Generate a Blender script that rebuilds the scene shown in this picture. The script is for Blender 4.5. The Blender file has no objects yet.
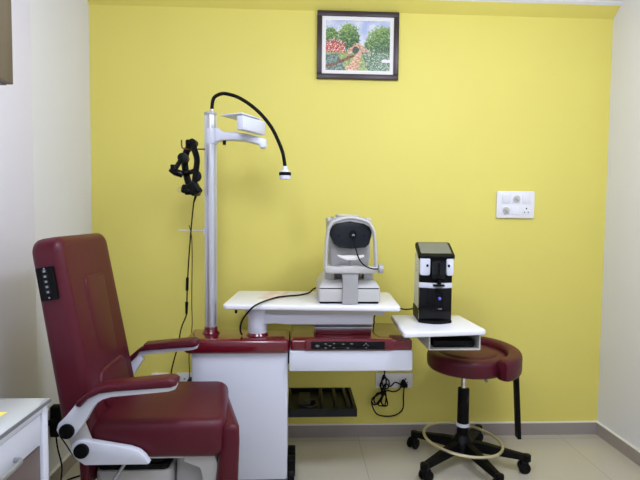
import bpy, bmesh, math, random
from mathutils import Vector, Matrix, noise
random.seed(4)
PI = math.pi
C = bpy.context.scene.collection

# ------------------------------------------------------------------ materials
def lin(c):
    out = []
    for v in c:
        v = v / 255.0
        out.append(v / 12.92 if v <= 0.04045 else ((v + 0.055) / 1.055) ** 2.4)
    return (out[0], out[1], out[2], 1.0)

def mat(name, rgb, rough=0.5, metal=0.0, var=0.06, scale=6.0, bump=0.0, bscale=200.0, coat=0.0, spec=0.5):
    m = bpy.data.materials.new(name); m.use_nodes = True
    nt = m.node_tree; b = nt.nodes['Principled BSDF']
    tc = nt.nodes.new('ShaderNodeTexCoord')
    nz = nt.nodes.new('ShaderNodeTexNoise'); nz.inputs['Scale'].default_value = scale
    nz.inputs['Detail'].default_value = 4
    nt.links.new(tc.outputs['Object'], nz.inputs['Vector'])
    mx = nt.nodes.new('ShaderNodeMix'); mx.data_type = 'RGBA'
    c = lin(rgb)
    mx.inputs[6].default_value = tuple(min(1, v * (1 - var)) for v in c[:3]) + (1,)
    mx.inputs[7].default_value = tuple(min(1, v * (1 + var)) for v in c[:3]) + (1,)
    nt.links.new(nz.outputs['Fac'], mx.inputs[0])
    nt.links.new(mx.outputs[2], b.inputs['Base Color'])
    b.inputs['Roughness'].default_value = rough
    b.inputs['Metallic'].default_value = metal
    b.inputs['Specular IOR Level'].default_value = spec
    if coat:
        b.inputs['Coat Weight'].default_value = coat; b.inputs['Coat Roughness'].default_value = 0.08
    if bump:
        n2 = nt.nodes.new('ShaderNodeTexNoise'); n2.inputs['Scale'].default_value = bscale
        nt.links.new(tc.outputs['Object'], n2.inputs['Vector'])
        bp = nt.nodes.new('ShaderNodeBump'); bp.inputs['Strength'].default_value = bump
        bp.inputs['Distance'].default_value = 0.002
        nt.links.new(n2.outputs['Fac'], bp.inputs['Height'])
        nt.links.new(bp.outputs['Normal'], b.inputs['Normal'])
    return m

def tile_mat():
    m = mat('floor_tile', (196, 190, 170), 0.16, var=0.05, scale=1.6)
    nt = m.node_tree; b = nt.nodes['Principled BSDF']
    tc = nt.nodes.new('ShaderNodeTexCoord')
    mp = nt.nodes.new('ShaderNodeMapping'); mp.inputs['Location'].default_value = (.565, 0.16, 0)
    br = nt.nodes.new('ShaderNodeTexBrick'); br.offset = 0.0
    br.inputs['Scale'].default_value = 1.0
    br.inputs['Brick Width'].default_value = 0.6; br.inputs['Row Height'].default_value = 0.6
    br.inputs['Mortar Size'].default_value = 0.0018; br.inputs['Mortar Smooth'].default_value = 0.2
    br.inputs['Color1'].default_value = (1, 1, 1, 1); br.inputs['Color2'].default_value = (.93, .93, .93, 1)
    br.inputs['Mortar'].default_value = (.7, .68, .64, 1)
    nt.links.new(tc.outputs['Object'], mp.inputs['Vector']); nt.links.new(mp.outputs['Vector'], br.inputs['Vector'])
    src = b.inputs['Base Color'].links[0].from_socket
    mu = nt.nodes.new('ShaderNodeMix'); mu.data_type = 'RGBA'; mu.blend_type = 'MULTIPLY'; mu.inputs[0].default_value = 1
    nt.links.new(src, mu.inputs[6]); nt.links.new(br.outputs['Color'], mu.inputs[7])
    nt.links.new(mu.outputs[2], b.inputs['Base Color'])
    return m

def grain_mat():
    m = mat('brown_laminate', (112, 96, 82), 0.45)
    nt = m.node_tree; b = nt.nodes['Principled BSDF']
    tc = nt.nodes.new('ShaderNodeTexCoord'); mp = nt.nodes.new('ShaderNodeMapping')
    mp.inputs['Scale'].default_value = (14, 14, 0.6)
    nz = nt.nodes.new('ShaderNodeTexNoise'); nz.inputs['Scale'].default_value = 1.6; nz.inputs['Detail'].default_value = 6
    nt.links.new(tc.outputs['Object'], mp.inputs['Vector']); nt.links.new(mp.outputs['Vector'], nz.inputs['Vector'])
    cr = nt.nodes.new('ShaderNodeValToRGB')
    cr.color_ramp.elements[0].position = .3; cr.color_ramp.elements[0].color = lin((80, 70, 60))
    cr.color_ramp.elements[1].position = .7; cr.color_ramp.elements[1].color = lin((108, 97, 86))
    nt.links.new(nz.outputs['Fac'], cr.inputs[0]); nt.links.new(cr.outputs[0], b.inputs['Base Color'])
    return m

M = {
 'yellow': mat('yellow_paint', (229, 217, 110), 0.55, var=0.03, scale=2.2, bump=0.08, bscale=60, spec=0.35),
 'cream': mat('cream_paint', (228, 228, 230), 0.6, var=0.02, scale=2, bump=0.05, bscale=60, spec=0.3),
 'coolwhite': mat('cool_white_paint', (232, 230, 242), 0.55, var=0.02, scale=2, spec=0.3),
 'ceil': mat('ceiling_paint', (240, 240, 236), 0.8, var=0.01),
 'tile': tile_mat(),
 'skirt': mat('grey_skirting_tile', (158, 149, 142), 0.3, var=0.05),
 'caulk': mat('white_caulk', (235, 232, 222), 0.5, var=0.02),
 'maroon': mat('maroon_leatherette', (82, 19, 33), 0.38, var=0.06, scale=9, bump=0.1, bscale=420, spec=0.3),
 'redgloss': mat('glossy_red_enamel', (104, 7, 27), 0.14, var=0.03, coat=0.6),
 'white': mat('white_enamel', (218, 222, 232), 0.32, var=0.015),
 'whitelam': mat('white_laminate', (243, 244, 247), 0.35, var=0.012),
 'offwhite': mat('off_white_plastic', (196, 195, 190), 0.45, var=0.02),
 'switchwhite': mat('switch_white', (236, 236, 238), 0.35, var=0.01),
 'greyplastic': mat('grey_plastic', (172, 172, 170), 0.45, var=0.02),
 'slate': mat('slate_smoked_window', (24, 30, 36), 0.25, var=0.05, spec=0.35),
 'black': mat('black_plastic', (9, 9, 10), 0.42, var=0.1, spec=0.14),
 'blackgloss': mat('black_gloss', (6, 6, 8), 0.14, var=0.1, spec=0.22),
 'rubber': mat('black_rubber', (10, 10, 11), 0.6, var=0.1, spec=0.14),
 'tray': mat('dark_grey_plastic', (18, 20, 22), 0.35, var=0.1, spec=0.2),
 'traywell': mat('tray_well_plastic', (15, 15, 14), 0.5, var=0.1),
 'alu': mat('brushed_aluminium', (205, 208, 214), 0.33, metal=0.75, var=0.03),
 'chrome': mat('chrome', (215, 212, 200), 0.16, metal=1.0, var=0.02),
 'brass': mat('worn_chrome_ring', (222, 214, 180), 0.28, metal=0.75, var=0.03),
 'steel': mat('grey_steel', (170, 172, 176), 0.35, metal=0.6, var=0.03),
 'greyedge': mat('grey_edge', (120, 124, 126), 0.4, var=0.03),
 'frame': mat('dark_wood_frame', (52, 38, 40), 0.4, var=0.1, scale=30),
 'paper': mat('white_paper', (240, 238, 232), 0.7, var=0.01),
 'yellowpaper': mat('yellow_paper', (246, 226, 96), 0.7, var=0.02),
 'beigepaper': mat('beige_paper', (238, 226, 212), 0.6, var=0.02),
 'pink': mat('pink_print', (214, 168, 158), 0.6, var=0.05),
 'brownpanel': mat('brown_panel', (104, 90, 82), 0.4, var=0.06),
 'lamin': grain_mat(),
 'symbol': mat('pale_print', (150, 153, 155), 0.5, var=0.02),
 'screen': mat('grey_screen', (120, 122, 114), 0.12, var=0.04),
 'copper': mat('copper_rod', (120, 74, 58), 0.35, metal=0.5, var=0.05),
 'blue': mat('blue_lens', (110, 110, 225), 0.1, var=0.02),
 'glasstop': mat('glass_over_white', (206, 212, 212), 0.05, var=0.01, coat=1.0),
}

# ------------------------------------------------------------------ mesh helpers
def emit(bm, src, Mx=None):
    if Mx is not None: bmesh.ops.transform(src, matrix=Mx, verts=src.verts)
    me = bpy.data.meshes.new('tmp'); src.to_mesh(me); src.free(); bm.from_mesh(me); bpy.data.meshes.remove(me)

def box(bm, c, s, bev=0.0, seg=2, rot=None):
    t = bmesh.new(); bmesh.ops.create_cube(t, size=1.0)
    bmesh.ops.scale(t, vec=s, verts=t.verts)
    if bev: bmesh.ops.bevel(t, geom=t.edges[:], offset=bev, segments=seg, affect='EDGES', profile=.5, clamp_overlap=True)
    Mx = Matrix.Translation(c)
    if rot is not None: Mx = Mx @ rot
    emit(bm, t, Mx)

def bx(bm, x0, x1, y0, y1, z0, z1, bev=0.0, seg=2):
    box(bm, ((x0+x1)/2, (y0+y1)/2, (z0+z1)/2), (x1-x0, y1-y0, z1-z0), bev, seg)

def cyl(bm, p0, p1, r0, r1=None, seg=24, bev=0.0):
    r1 = r0 if r1 is None else r1
    p0, p1 = Vector(p0), Vector(p1); d = p1 - p0
    t = bmesh.new()
    bmesh.ops.create_cone(t, cap_ends=True, segments=seg, radius1=r0, radius2=r1, depth=d.length)
    if bev:
        ed = [e for e in t.edges if all(len(f.verts) for f in e.link_faces) and any(len(f.verts) > 4 for f in e.link_faces)]
        bmesh.ops.bevel(t, geom=ed, offset=bev, segments=2, affect='EDGES', profile=.5, clamp_overlap=True)
    emit(bm, t, Matrix.Translation((p0+p1)/2) @ d.to_track_quat('Z', 'Y').to_matrix().to_4x4())

def sph(bm, c, r, sc=(1, 1, 1)):
    t = bmesh.new(); bmesh.ops.create_uvsphere(t, u_segments=20, v_segments=12, radius=r)
    emit(bm, t, Matrix.Translation(c) @ Matrix.Diagonal((*sc, 1)))

def smooth(pts, n=8, closed=False):
    P = [Vector(p) for p in pts]; out = []
    N = len(P)
    for i in range(N if closed else N-1):
        if closed: a, b, c, d = P[i-1], P[i], P[(i+1) % N], P[(i+2) % N]
        else: a, b, c, d = P[max(i-1, 0)], P[i], P[i+1], P[min(i+2, N-1)]
        for k in range(n):
            t = k/n
            out.append(.5*((2*b)+(c-a)*t+(2*a-5*b+4*c-d)*t*t+(3*b-a-3*c+d)*t**3))
    if not closed: out.append(P[-1])
    return out

def tube(bm, pts, r, n=8, seg=8, closed=False, raw=False):
    P = [Vector(p) for p in pts] if raw else smooth(pts, n, closed)
    N = len(P); t = bmesh.new(); rings = []
    up = None
    for i in range(N):
        if closed: d = (P[(i+1) % N]-P[i-1])
        else: d = P[min(i+1, N-1)]-P[max(i-1, 0)]
        d.normalize()
        if up is None:
            up = Vector((0, 0, 1)) if abs(d.z) < .9 else Vector((1, 0, 0))
        s = d.cross(up)
        if s.length < 1e-6: s = d.orthogonal()
        s.normalize(); up = s.cross(d).normalized()
        rr = r(i/(N-1)) if callable(r) else r
        if isinstance(rr, tuple): ra, rb = rr
        else: ra = rb = rr
        rings.append([t.verts.new(P[i]+s*math.cos(2*PI*k/seg)*ra+up*math.sin(2*PI*k/seg)*rb) for k in range(seg)])
    for i in range(N if closed else N-1):
        A, B = rings[i], rings[(i+1) % N]
        for k in range(seg): t.faces.new((A[k], A[(k+1) % seg], B[(k+1) % seg], B[k]))
    if not closed:
        t.faces.new(rings[0][::-1]); t.faces.new(rings[-1])
    bmesh.ops.recalc_face_normals(t, faces=t.faces)
    emit(bm, t)

def prism(bm, poly, a0, a1, axis='y', bev=0.0, seg=2, Mx=None):
    # polygon in the plane across `axis`, extruded from a0 to a1
    t = bmesh.new()
    def pt(u, v, a): return {'y': (u, a, v), 'z': (u, v, a), 'x': (a, u, v)}[axis]
    A = [t.verts.new(pt(u, v, a0)) for u, v in poly]; B = [t.verts.new(pt(u, v, a1)) for u, v in poly]
    fa = t.faces.new(A); fb = t.faces.new(B[::-1])
    n = len(poly)
    for i in range(n): t.faces.new((A[i], B[i], B[(i+1) % n], A[(i+1) % n]))
    bmesh.ops.recalc_face_normals(t, faces=t.faces)
    if bev:
        ed = [e for e in t.edges if (fa in e.link_faces or fb in e.link_faces)]
        bmesh.ops.bevel(t, geom=ed, offset=bev, segments=seg, affect='EDGES', profile=.5, clamp_overlap=True)
    emit(bm, t, Mx)

def rrect(x0, x1, y0, y1, r, n=5):
    out = []
    for cx, cy, a in ((x1-r, y1-r, 0), (x0+r, y1-r, PI/2), (x0+r, y0+r, PI), (x1-r, y0+r, 1.5*PI)):
        for k in range(n+1):
            t = a+PI/2*k/n; out.append((cx+r*math.cos(t), cy+r*math.sin(t)))
    return out

def lathe(bm, prof, c, seg=32):
    t = bmesh.new(); rings = []
    for r, z in prof:
        rings.append([t.verts.new((c[0]+max(r, 1e-4)*math.cos(2*PI*k/seg), c[1]+max(r, 1e-4)*math.sin(2*PI*k/seg), c[2]+z)) for k in range(seg)])
    for A, B in zip(rings, rings[1:]):
        for k in range(seg): t.faces.new((A[k], A[(k+1) % seg], B[(k+1) % seg], B[k]))
    t.faces.new(rings[0][::-1]); t.faces.new(rings[-1])
    bmesh.ops.recalc_face_normals(t, faces=t.faces)
    emit(bm, t)

ROOT = {}
def obj(name, bm, m, parent=None, label=None, ang=35):
    bm.normal_update()
    if parent is not None:
        org = ROOT[parent.name]
        bmesh.ops.translate(bm, vec=-org, verts=bm.verts)
    else: org = Vector((0, 0, 0))
    for f in bm.faces: f.smooth = True
    for e in bm.edges:
        if len(e.link_faces) == 2 and e.calc_face_angle(0) > math.radians(ang): e.smooth = False
    # own origin at the part's centre
    co = [v.co for v in bm.verts]
    ctr = Vector([(min(c[i] for c in co)+max(c[i] for c in co))/2 for i in range(3)])
    bmesh.ops.translate(bm, vec=-ctr, verts=bm.verts)
    me = bpy.data.meshes.new(name); bm.to_mesh(me); bm.free()
    ms = m if isinstance(m, (list, tuple)) else [m]
    for k in ms: me.materials.append(k)
    o = bpy.data.objects.new(name, me); C.objects.link(o)
    o.location = ctr
    if parent is not None: o.parent = parent
    ROOT[o.name] = org+ctr
    if label: o['label'] = label
    return o

def thing(name, label, cat, loc, group=None):
    o = bpy.data.objects.new(name, None); C.objects.link(o); o.location = loc; o.empty_display_size = .05
    o['label'] = label; o['category'] = cat
    if group: o['group'] = group
    ROOT[o.name] = Vector(loc)
    return o

def tag(o, label, cat, group=None):
    o['label'] = label; o['category'] = cat
    if group: o['group'] = group
    return o

def struct(name, bm, m):
    o = obj(name, bm, m); o['kind'] = 'structure'; return o
N = bmesh.new

def rotz(c, deg):
    return Matrix.Translation(c) @ Matrix.Rotation(math.radians(deg), 4, 'Z') @ Matrix.Translation(-Vector(c))
def xform(bm, Mx): bmesh.ops.transform(bm, matrix=Mx, verts=bm.verts)

# ------------------------------------------------------------------ room
XL, XR, YB, YF, ZC = -1.155, 1.8035, 0.0, -4.6, 2.505
b = N(); bx(b, XL-.1, XR+.1, YF-.1, .1, -.08, 0); struct('floor', b, M['tile'])
b = N(); bx(b, XL-.1, XR+.1, YF-.1, .1, ZC, ZC+.08); struct('ceiling', b, M['ceil'])
b = N(); bx(b, XL-.1, XR+.1, 0, .1, 0, ZC); struct('wall_back', b, M['yellow'])
b = N(); bx(b, XL-.1, XL, YF, 0, 0, ZC); struct('wall_left', b, M['cream'])
b = N(); bx(b, XR, XR+.1, YF, 0, 0, ZC); struct('wall_right', b, M['cream'])
b = N(); bx(b, XL-.1, XR+.1, YF-.1, YF, 0, ZC); struct('wall_front', b, M['cream'])
# stepped cornice along the top of the back wall
b = N(); prism(b, [(0, 2.437), (-.028, 2.457), (-.062, 2.486), (-.062, ZC), (0, ZC)], XL, XR, 'x'); struct('trim_1', b, M['yellow'])
b = N(); prism(b, [(-.0625, 2.4865), (-.077, 2.496), (-.08, ZC), (-.0625, ZC)], XL, XR, 'x'); struct('trim_2', b, M['cream'])
# pilaster / door jamb on the left wall
b = N(); bx(b, XL, XL+.022, YF, -.64, 0, ZC, .003); struct('trim_3', b, M['coolwhite'])
SK = .0715
b = N(); bx(b, XL, XR, -.012, 0, 0, SK); struct('baseboard_back', b, M['skirt'])
b = N(); bx(b, XR-.012, XR, YF, -.012, 0, SK); struct('baseboard_right', b, M['skirt'])
b = N(); bx(b, XL, XL+.012, -.64, -.012, 0, SK); struct('baseboard_left', b, M['skirt'])
b = N(); bx(b, XL, XR, -.014, 0, SK, SK+.006); struct('trim_4', b, M['caulk'])
b = N(); bx(b, XR-.014, XR, YF, -.014, SK, SK+.006); struct('trim_5', b, M['caulk'])
b = N(); bx(b, XL, XL+.014, -.64, -.014, SK, SK+.006); struct('trim_6', b, M['caulk'])

# ------------------------------------------------------------------ picture
px0, px1, pz0, pz1 = .099, .559, 2.061, 2.434
T = thing('wall_picture', 'dark framed countryside painting hung high on the yellow wall', 'picture', (.329, 0, 2.061))
def ring(b, x0, x1, z0, z1, w, y0, y1, bev=.002):
    bx(b, x0, x1, y0, y1, z1-w, z1, bev); bx(b, x0, x1, y0, y1, z0, z0+w, bev)
    bx(b, x0, x0+w, y0, y1, z0+w, z1-w, bev); bx(b, x1-w, x1, y0, y1, z0+w, z1-w, bev)
b = N(); ring(b, px0, px1, pz0, pz1, .028, -.022, 0, .003); obj('frame', b, M['frame'], T)
b = N(); ring(b, px0+.027, px1-.027, pz0+.027, pz1-.027, .022, -.012, -.002, 0); obj('mat_border', b, M['paper'], T)
# painting: colours of a generic country lane, mixed per cell
def paint(u, v):
    n = noise.noise(Vector((u*9, v*9, 1.3))); n2 = noise.noise(Vector((u*26, v*26, 4.1))); n3 = noise.noise(Vector((u*60, v*60, 7)))
    def mix(a, c, t): return tuple(a[i]*(1-t)+c[i]*t for i in range(3))
    col = mix((226, 230, 240), (176, 190, 226), min(1, max(0, v*1.3-.6+n*.9)))           # sky
    if v < .40+.03*n: col = mix((116, 146, 92), (186, 196, 112), .5+n2*.9+n3*.4)          # meadow
    for cx, cy, rx, ry in ((.36, .66, .17, .27), (.9, .60, .26, .28), (.70, .52, .1, .13), (.08, .66, .13, .2), (.22, .58, .1, .12)):
        if ((u-cx)/rx)**2+((v-cy)/ry)**2 < 1+.7*n2+.5*n3:
            col = mix((38, 76, 46), (142, 176, 88), min(1, max(0, .42+n2*.9+n3*.9+(v-cy)*1.6-(u-cx)*.8)))
    if -.1 < u < .3 and .36 < v < .64-.5*abs(u-.14)+.03*n3:                                # red house and wall
        col = mix((166, 48, 40), (228, 120, 96), .5+n2+n3*.8)
        if v > .56-.5*abs(u-.14): col = mix((150, 60, 56), (190, 96, 84), .5+n3)
        if n3 > .22: col = (238, 226, 216)
    hump = .40+.16*math.exp(-((u-.5)/.12)**2)
    if .34 < u < .7 and hump-.13 < v < hump+.02*n3 and not ((u-.47)/.05)**2+((v-.40)/.09)**2 < 1:
        col = mix((176, 112, 84), (232, 206, 176), .5+n2+n3*.7)                            # hump bridge
    if ((u-.47)/.05)**2+((v-.41)/.075)**2 < 1: col = mix((44, 46, 50), (84, 96, 88), .5+n3)
    lane = .36+.33*v**.8+.03*n
    if v < .41 and abs(u-lane-.1*v) < .03+.2*max(0, .42-v): col = mix((196, 126, 88), (240, 212, 178), .5+n2*.8+n3*.8)
    if v < .34 and u < .33-.35*v+.05*n: col = mix((70, 96, 84), (164, 180, 168), min(1, max(0, .35+n2+n3)))   # water and reeds
    if v < .33 and u < .45 and abs(v-.55*u-.06+.04*n) < .022+.02*n3: col = mix((96, 52, 40), (150, 96, 70), .5+n3)
    if v < .37 and u > .56+.25*(.36-v): col = mix((60, 100, 64), (204, 214, 190), min(1, max(0, .3+n3*1.2+n2*.6)))
    return tuple(min(255, max(0, (c*.88+22)+26*n3)) for c in col)
b = N(); lay = b.loops.layers.float_color.new('picture_colour')
ax0, ax1, az0, az1 = px0+.047, px1-.047, pz0+.047, pz1-.047
nx, nz_ = 96, 72
vs = [[b.verts.new((ax0+(ax1-ax0)*i/nx, -.009, az0+(az1-az0)*j/nz_)) for i in range(nx+1)] for j in range(nz_+1)]
for j in range(nz_):
    for i in range(nx):
        f = b.faces.new((vs[j][i], vs[j][i+1], vs[j+1][i+1], vs[j+1][i]))
        c = lin(paint((i+.5)/nx, (j+.5)/nz_))
        for l in f.loops: l[lay] = c
pm = bpy.data.materials.new('painting'); pm.use_nodes = True
ca = pm.node_tree.nodes.new('ShaderNodeVertexColor'); ca.layer_name = 'picture_colour'
pm.node_tree.links.new(ca.outputs[0], pm.node_tree.nodes['Principled BSDF'].inputs['Base Color'])
pm.node_tree.nodes['Principled BSDF'].inputs['Roughness'].default_value = .3
obj('painting', b, pm, T)
b = N(); bx(b, px0+.365, px0+.43, -.013, -.0095, pz0+.095, pz0+.112); obj('paper_slip', b, M['paper'], T, 'small white paper slip on the picture')

# ------------------------------------------------------------------ switch board
sx0, sx1, sz0, sz1 = 1.147, 1.369, 1.288, 1.444
T = thing('switch_panel', 'white six-module switch panel on the yellow wall right of the instruments', 'switch panel', (1.258, 0, 1.288))
b = N(); prism(b, rrect(sx0, sx1, sz0, sz1, .006), -.016, 0, 'y', .004); obj('plate', b, M['switchwhite'], T)
mx_ = [(1.175, 1.225), (1.235, 1.285), (1.296, 1.346)]
for r, (z0, z1) in enumerate(((1.375, 1.425), (1.307, 1.357))):
    for c_, (x0, x1) in enumerate(mx_):
        if (r, c_) == (1, 2):
            b = N(); bx(b, x0, x1, -.018, -.014, z0, z1, .002); s = obj('socket', b, M['switchwhite'], T)
            b = N()
            for hx, hz, hr in ((0, .012, .0045), (-.011, -.009, .0035), (.011, -.009, .0035)):
                cyl(b, ((x0+x1)/2+hx, -.0185, (z0+z1)/2+hz), ((x0+x1)/2+hx, -.0165, (z0+z1)/2+hz), hr, seg=12)
            obj('socket_holes', b, M['black'], s)
        elif (r, c_) in ((0, 1), (1, 0)):
            b = N(); bx(b, x0, x1, -.018, -.014, z0, z1, .002); s = obj('regulator', b, M['switchwhite'], T)
            b = N(); cyl(b, ((x0+x1)/2, -.026, (z0+z1)/2), ((x0+x1)/2, -.017, (z0+z1)/2), .02, seg=24, bev=.002)
            box(b, ((x0+x1)/2, -.029, (z0+z1)/2), (.034, .008, .009), .002, rot=Matrix.Rotation(math.radians(40), 4, 'Y'))
            obj('dial', b, M['offwhite'], s)
        else:
            t = bmesh.new(); b = N()
            box(b, ((x0+x1)/2, -.0175, (z0+z1)/2), (x1-x0, .007, z1-z0), .002, rot=Matrix.Rotation(math.radians(5 if r == 0 else -5), 4, 'Z'))
            obj('switch', b, M['switchwhite'], T)

# ------------------------------------------------------------------ socket plates
def socket_plate(x0, x1, z0, z1, label, nsock, nsw):
    T = thing('socket_plate', label, 'wall socket', ((x0+x1)/2, 0, z0), 'white power socket plates low on the yellow wall')
    b = N(); prism(b, rrect(x0, x1, z0, z1, .005), -.015, 0, 'y', .004); obj('plate', b, M['switchwhite'], T)
    cells = nsock+nsw; w = (x1-x0-.02)/cells
    for k in range(cells):
        cx = x0+.01+w*(k+.5); hw = w*.42; cz = (z0+z1)/2; hz = (z1-z0)*.36
        b = N(); bx(b, cx-hw, cx+hw, -.018, -.013, cz-hz, cz+hz, .002)
        if k >= cells-nsock:
            s = obj('socket', b, M['switchwhite'], T); b = N()
            for qx, qz, qr in ((0, .011, .0042), (-.011, -.009, .0034), (.011, -.009, .0034)):
                cyl(b, (cx+qx, -.0188, cz+qz), (cx+qx, -.017, cz+qz), qr, seg=12)
            obj('socket_holes', b, M['black'], s)
        else: obj('switch', b, M['switchwhite'], T)
    return T
socket_plate(.459, .676, .29, .378, 'white socket plate under the swing table with black plug on its right', 1, 2)
socket_plate(-.69, -.595, .30, .385, 'white socket plate beside the white cabinet left edge, behind chair', 1, 0)
socket_plate(-.83, -.735, .30, .385, 'white socket plate glimpsed between the two maroon armrests', 1, 0)

# coiled power cord plugged in under the swing table
T = thing('coiled_power_cable', 'coiled black power cord hanging below the swing table, plugged into wall', 'power cord', (.505, -.04, .13))
def w3(pts, ys):
    n = len(pts); return [(p[0], ys[i % len(ys)], p[1]) for i, p in enumerate(pts)]
pts = [(.505, .60), (.505, .50), (.505, .415), (.504, .359), (.479, .325), (.493, .294), (.527, .299), (.53, .342), (.5, .359), (.484, .325), (.493, .282), (.513, .324), (.539, .311), (.569, .331), (.599, .32), (.595, .289), (.561, .277), (.527, .286),
       (.506, .277), (.451, .256), (.434, .222), (.452, .2), (.485, .239), (.506, .269), (.524, .204), (.494, .191), (.473, .204), (.493, .256), (.468, .269), (.445, .235), (.462, .20), (.49, .23), (.509, .28), (.517, .24), (.508, .20), (.49, .215), (.504, .27), (.515, .34), (.503, .375), (.49, .345), (.50, .29), (.47, .262), (.436, .235), (.437, .196), (.461, .152), (.512, .13), (.572, .138), (.614, .177), (.619, .25), (.62, .31)]
b = N(); tube(b, w3(pts, [-.03, -.036, -.042, -.034, -.046]), .004, n=7, seg=7); obj('cable', b, M['rubber'], T)
b = N(); bx(b, .494, .512, -.052, -.024, .262, .28, .004); obj('cable_tie', b, M['rubber'], T)
b = N(); prism(b, [(.603, .305), (.637, .305), (.64, .322), (.625, .345), (.613, .345), (.601, .322)], -.055, -.0195, 'y', .004); obj('plug', b, M['rubber'], T)

# ------------------------------------------------------------------ examination chair
T = thing('examination_chair', 'maroon padded examination chair with white arm frames, facing right', 'chair', (-.52, -.93, 0))
Y0, Y1 = -1.145, -.715
def slant(b):                                       # front edge recedes slightly on the far side
    for v in b.verts:
        v.co.x -= (.004+.058*(v.co.y-Y0)/(Y1-Y0))*max(0, (v.co.x+.73)/.5)
b = N(); prism(b, rrect(-.73, -.232, Y0, Y1, .06, 6), .452, .588, 'z', .034, 4)
for v in b.verts:                                   # soft crown and sunken rear
    if v.co.z > .55: v.co.z += .006*math.cos((v.co.y+.93)/.43*PI)
slant(b)
seat = obj('seat', b, M['maroon'], T, ang=60)
# backrest (local: u across y, v up, thickness t) leaned back
tilt = Matrix.Translation((-.737, -.93, .52)) @ Matrix.Rotation(math.radians(-9.2), 4, 'Y')
b = N(); prism(b, rrect(-.215, .215, 0, .70, .05, 6), -.053, .053, 'x', .03, 4)
for v in b.verts:                                   # slight shoulder taper, bulging lumbar
    k = v.co.z/.70
    v.co.y *= 1.0-.03*k
    if v.co.x > 0: v.co.x += .014*math.exp(-((k-.12)/.13)**2)
xform(b, tilt); back = obj('backrest', b, M['maroon'], T, ang=60)
b = N(); prism(b, rrect(-.085, .085, .22, .545, .03, 5), .045, .061, 'x', .007, 3); xform(b, tilt); obj('backrest_panel', b, M['maroon'], back)
b = N(); prism(b, rrect(-.125, .125, .055, .205, .05, 5), .045, .071, 'x', .009, 3); xform(b, tilt); obj('lumbar_panel', b, M['maroon'], back)
b = N(); prism(b, rrect(-.036, .022, .493, .605, .006), -.2215, -.205, 'y', .003, 2); xform(b, tilt); kp = obj('control_keypad', b, M['black'], T, 'black keypad with five buttons on the backrest side')
for k in range(5):
    b = N(); z = .515+.0175*k
    prism(b, rrect(-.016, .004, z, z+.013, .002), -.2235, -.2205, 'y'); xform(b, tilt); bt = obj('button', b, M['tray'], kp)
b = N()
b.free()
for k in range(5):
    b = N(); z = .5215+.0175*k
    prism(b, rrect(-.010, -.002, z-.0035, z+.0035, .001), -.2242, -.223, 'y'); xform(b, tilt); obj('button_mark', b, M['symbol'], kp)
for z in (.502, .6):
    b = N(); cyl(b, (-.006, -.223, z), (-.006, -.2205, z), .003, seg=10); xform(b, tilt); obj('screw', b, M['steel'], kp)

arm_poly = [(-.795, .583), (-.789, .604), (-.765, .628), (-.729, .672), (-.70, .70), (-.66, .718), (-.60, .722), (-.43, .730), (-.407, .738), (-.404, .728), (-.409, .716), (-.43, .709), (-.617, .692), (-.645, .684), (-.668, .668), (-.685, .642), (-.701, .613), (-.725, .58), (-.742, .56), (-.765, .553), (-.785, .562)]
pad_poly = [(-.727, .668), (-.724, .683), (-.708, .697), (-.686, .716), (-.66, .73), (-.63, .739), (-.428, .758), (-.410, .754), (-.401, .745), (-.403, .733), (-.42, .727), (-.60, .715), (-.65, .708), (-.688, .690), (-.712, .664)]
for ya, yb in ((-1.20, -1.155), (-.705, -.66)):
    ap, pp = [[(x+.006-(.03 if ya > -1 and x > -.66 else 0), z) for x, z in q] for q in (arm_poly, pad_poly)]
    b = N(); prism(b, ap, ya+.006, yb-.006, 'y', .004, 2); fr = obj('armrest_frame', b, M['white'], T)
    b = N(); prism(b, pp, ya-.012, yb+.012, 'y', .01, 3); obj('armrest_pad', b, M['maroon'], fr, 'maroon armrest pad', ang=60)
    s = -1 if ya < -1 else 1
    ye = ya+.006 if s < 0 else yb-.006
    b = N(); cyl(b, (-.752, ye, .582), (-.752, ye+s*.012, .582), .0245, seg=28, bev=.003); obj('pivot_knob', b, M['black'], fr)
# recline side plates and pivots
for s, ya, yb in ((-1, -1.178, -1.15), (1, -.71, -.682)):
    b = N(); prism(b, [(-.752, .505), (-.746, .527), (-.733, .538), (-.716, .541), (-.694, .537), (-.56, .512), (-.53, .501), (-.51, .484), (-.494, .459), (-.50, .455), (-.706, .455), (-.735, .476)], ya, yb, 'y', .004, 2)
    pl = obj('side_plate', b, M['white'], T)
    ye = ya if s < 0 else yb
    b = N(); cyl(b, (-.713, ye, .508), (-.713, ye+s*.014, .508), .0245, seg=28, bev=.003); obj('pivot_knob', b, M['black'], pl)
    b = N(); prism(b, [(-.775, .555), (-.755, .605), (-.715, .60), (-.688, .525), (-.72, .48), (-.75, .495)], *((-1.158, -1.148) if s < 0 else (-.712, -.702)), 'y', .002); obj('recline_bracket', b, M['offwhite'], T)
b = N(); prism(b, [(-.755, .50), (-.718, .50), (-.719, .45), (-.728, .33), (-.752, .33), (-.756, .45)], -1.11, -.75, 'y', .008, 3); obj('back_skirt', b, M['maroon'], T)
b = N(); bx(b, -.70, -.27, -1.08, -.78, .425, .458, .006); obj('seat_frame', b, M['white'], T)
for ya in (-1.10, -.80):
    b = N(); prism(b, [(-.39, .452), (-.29, .452), (-.275, .40), (-.29, .33), (-.325, .33), (-.34, .40), (-.40, .425)], ya, ya+.04, 'y', .004); obj('legrest_bracket', b, M['offwhite'], T)
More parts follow.
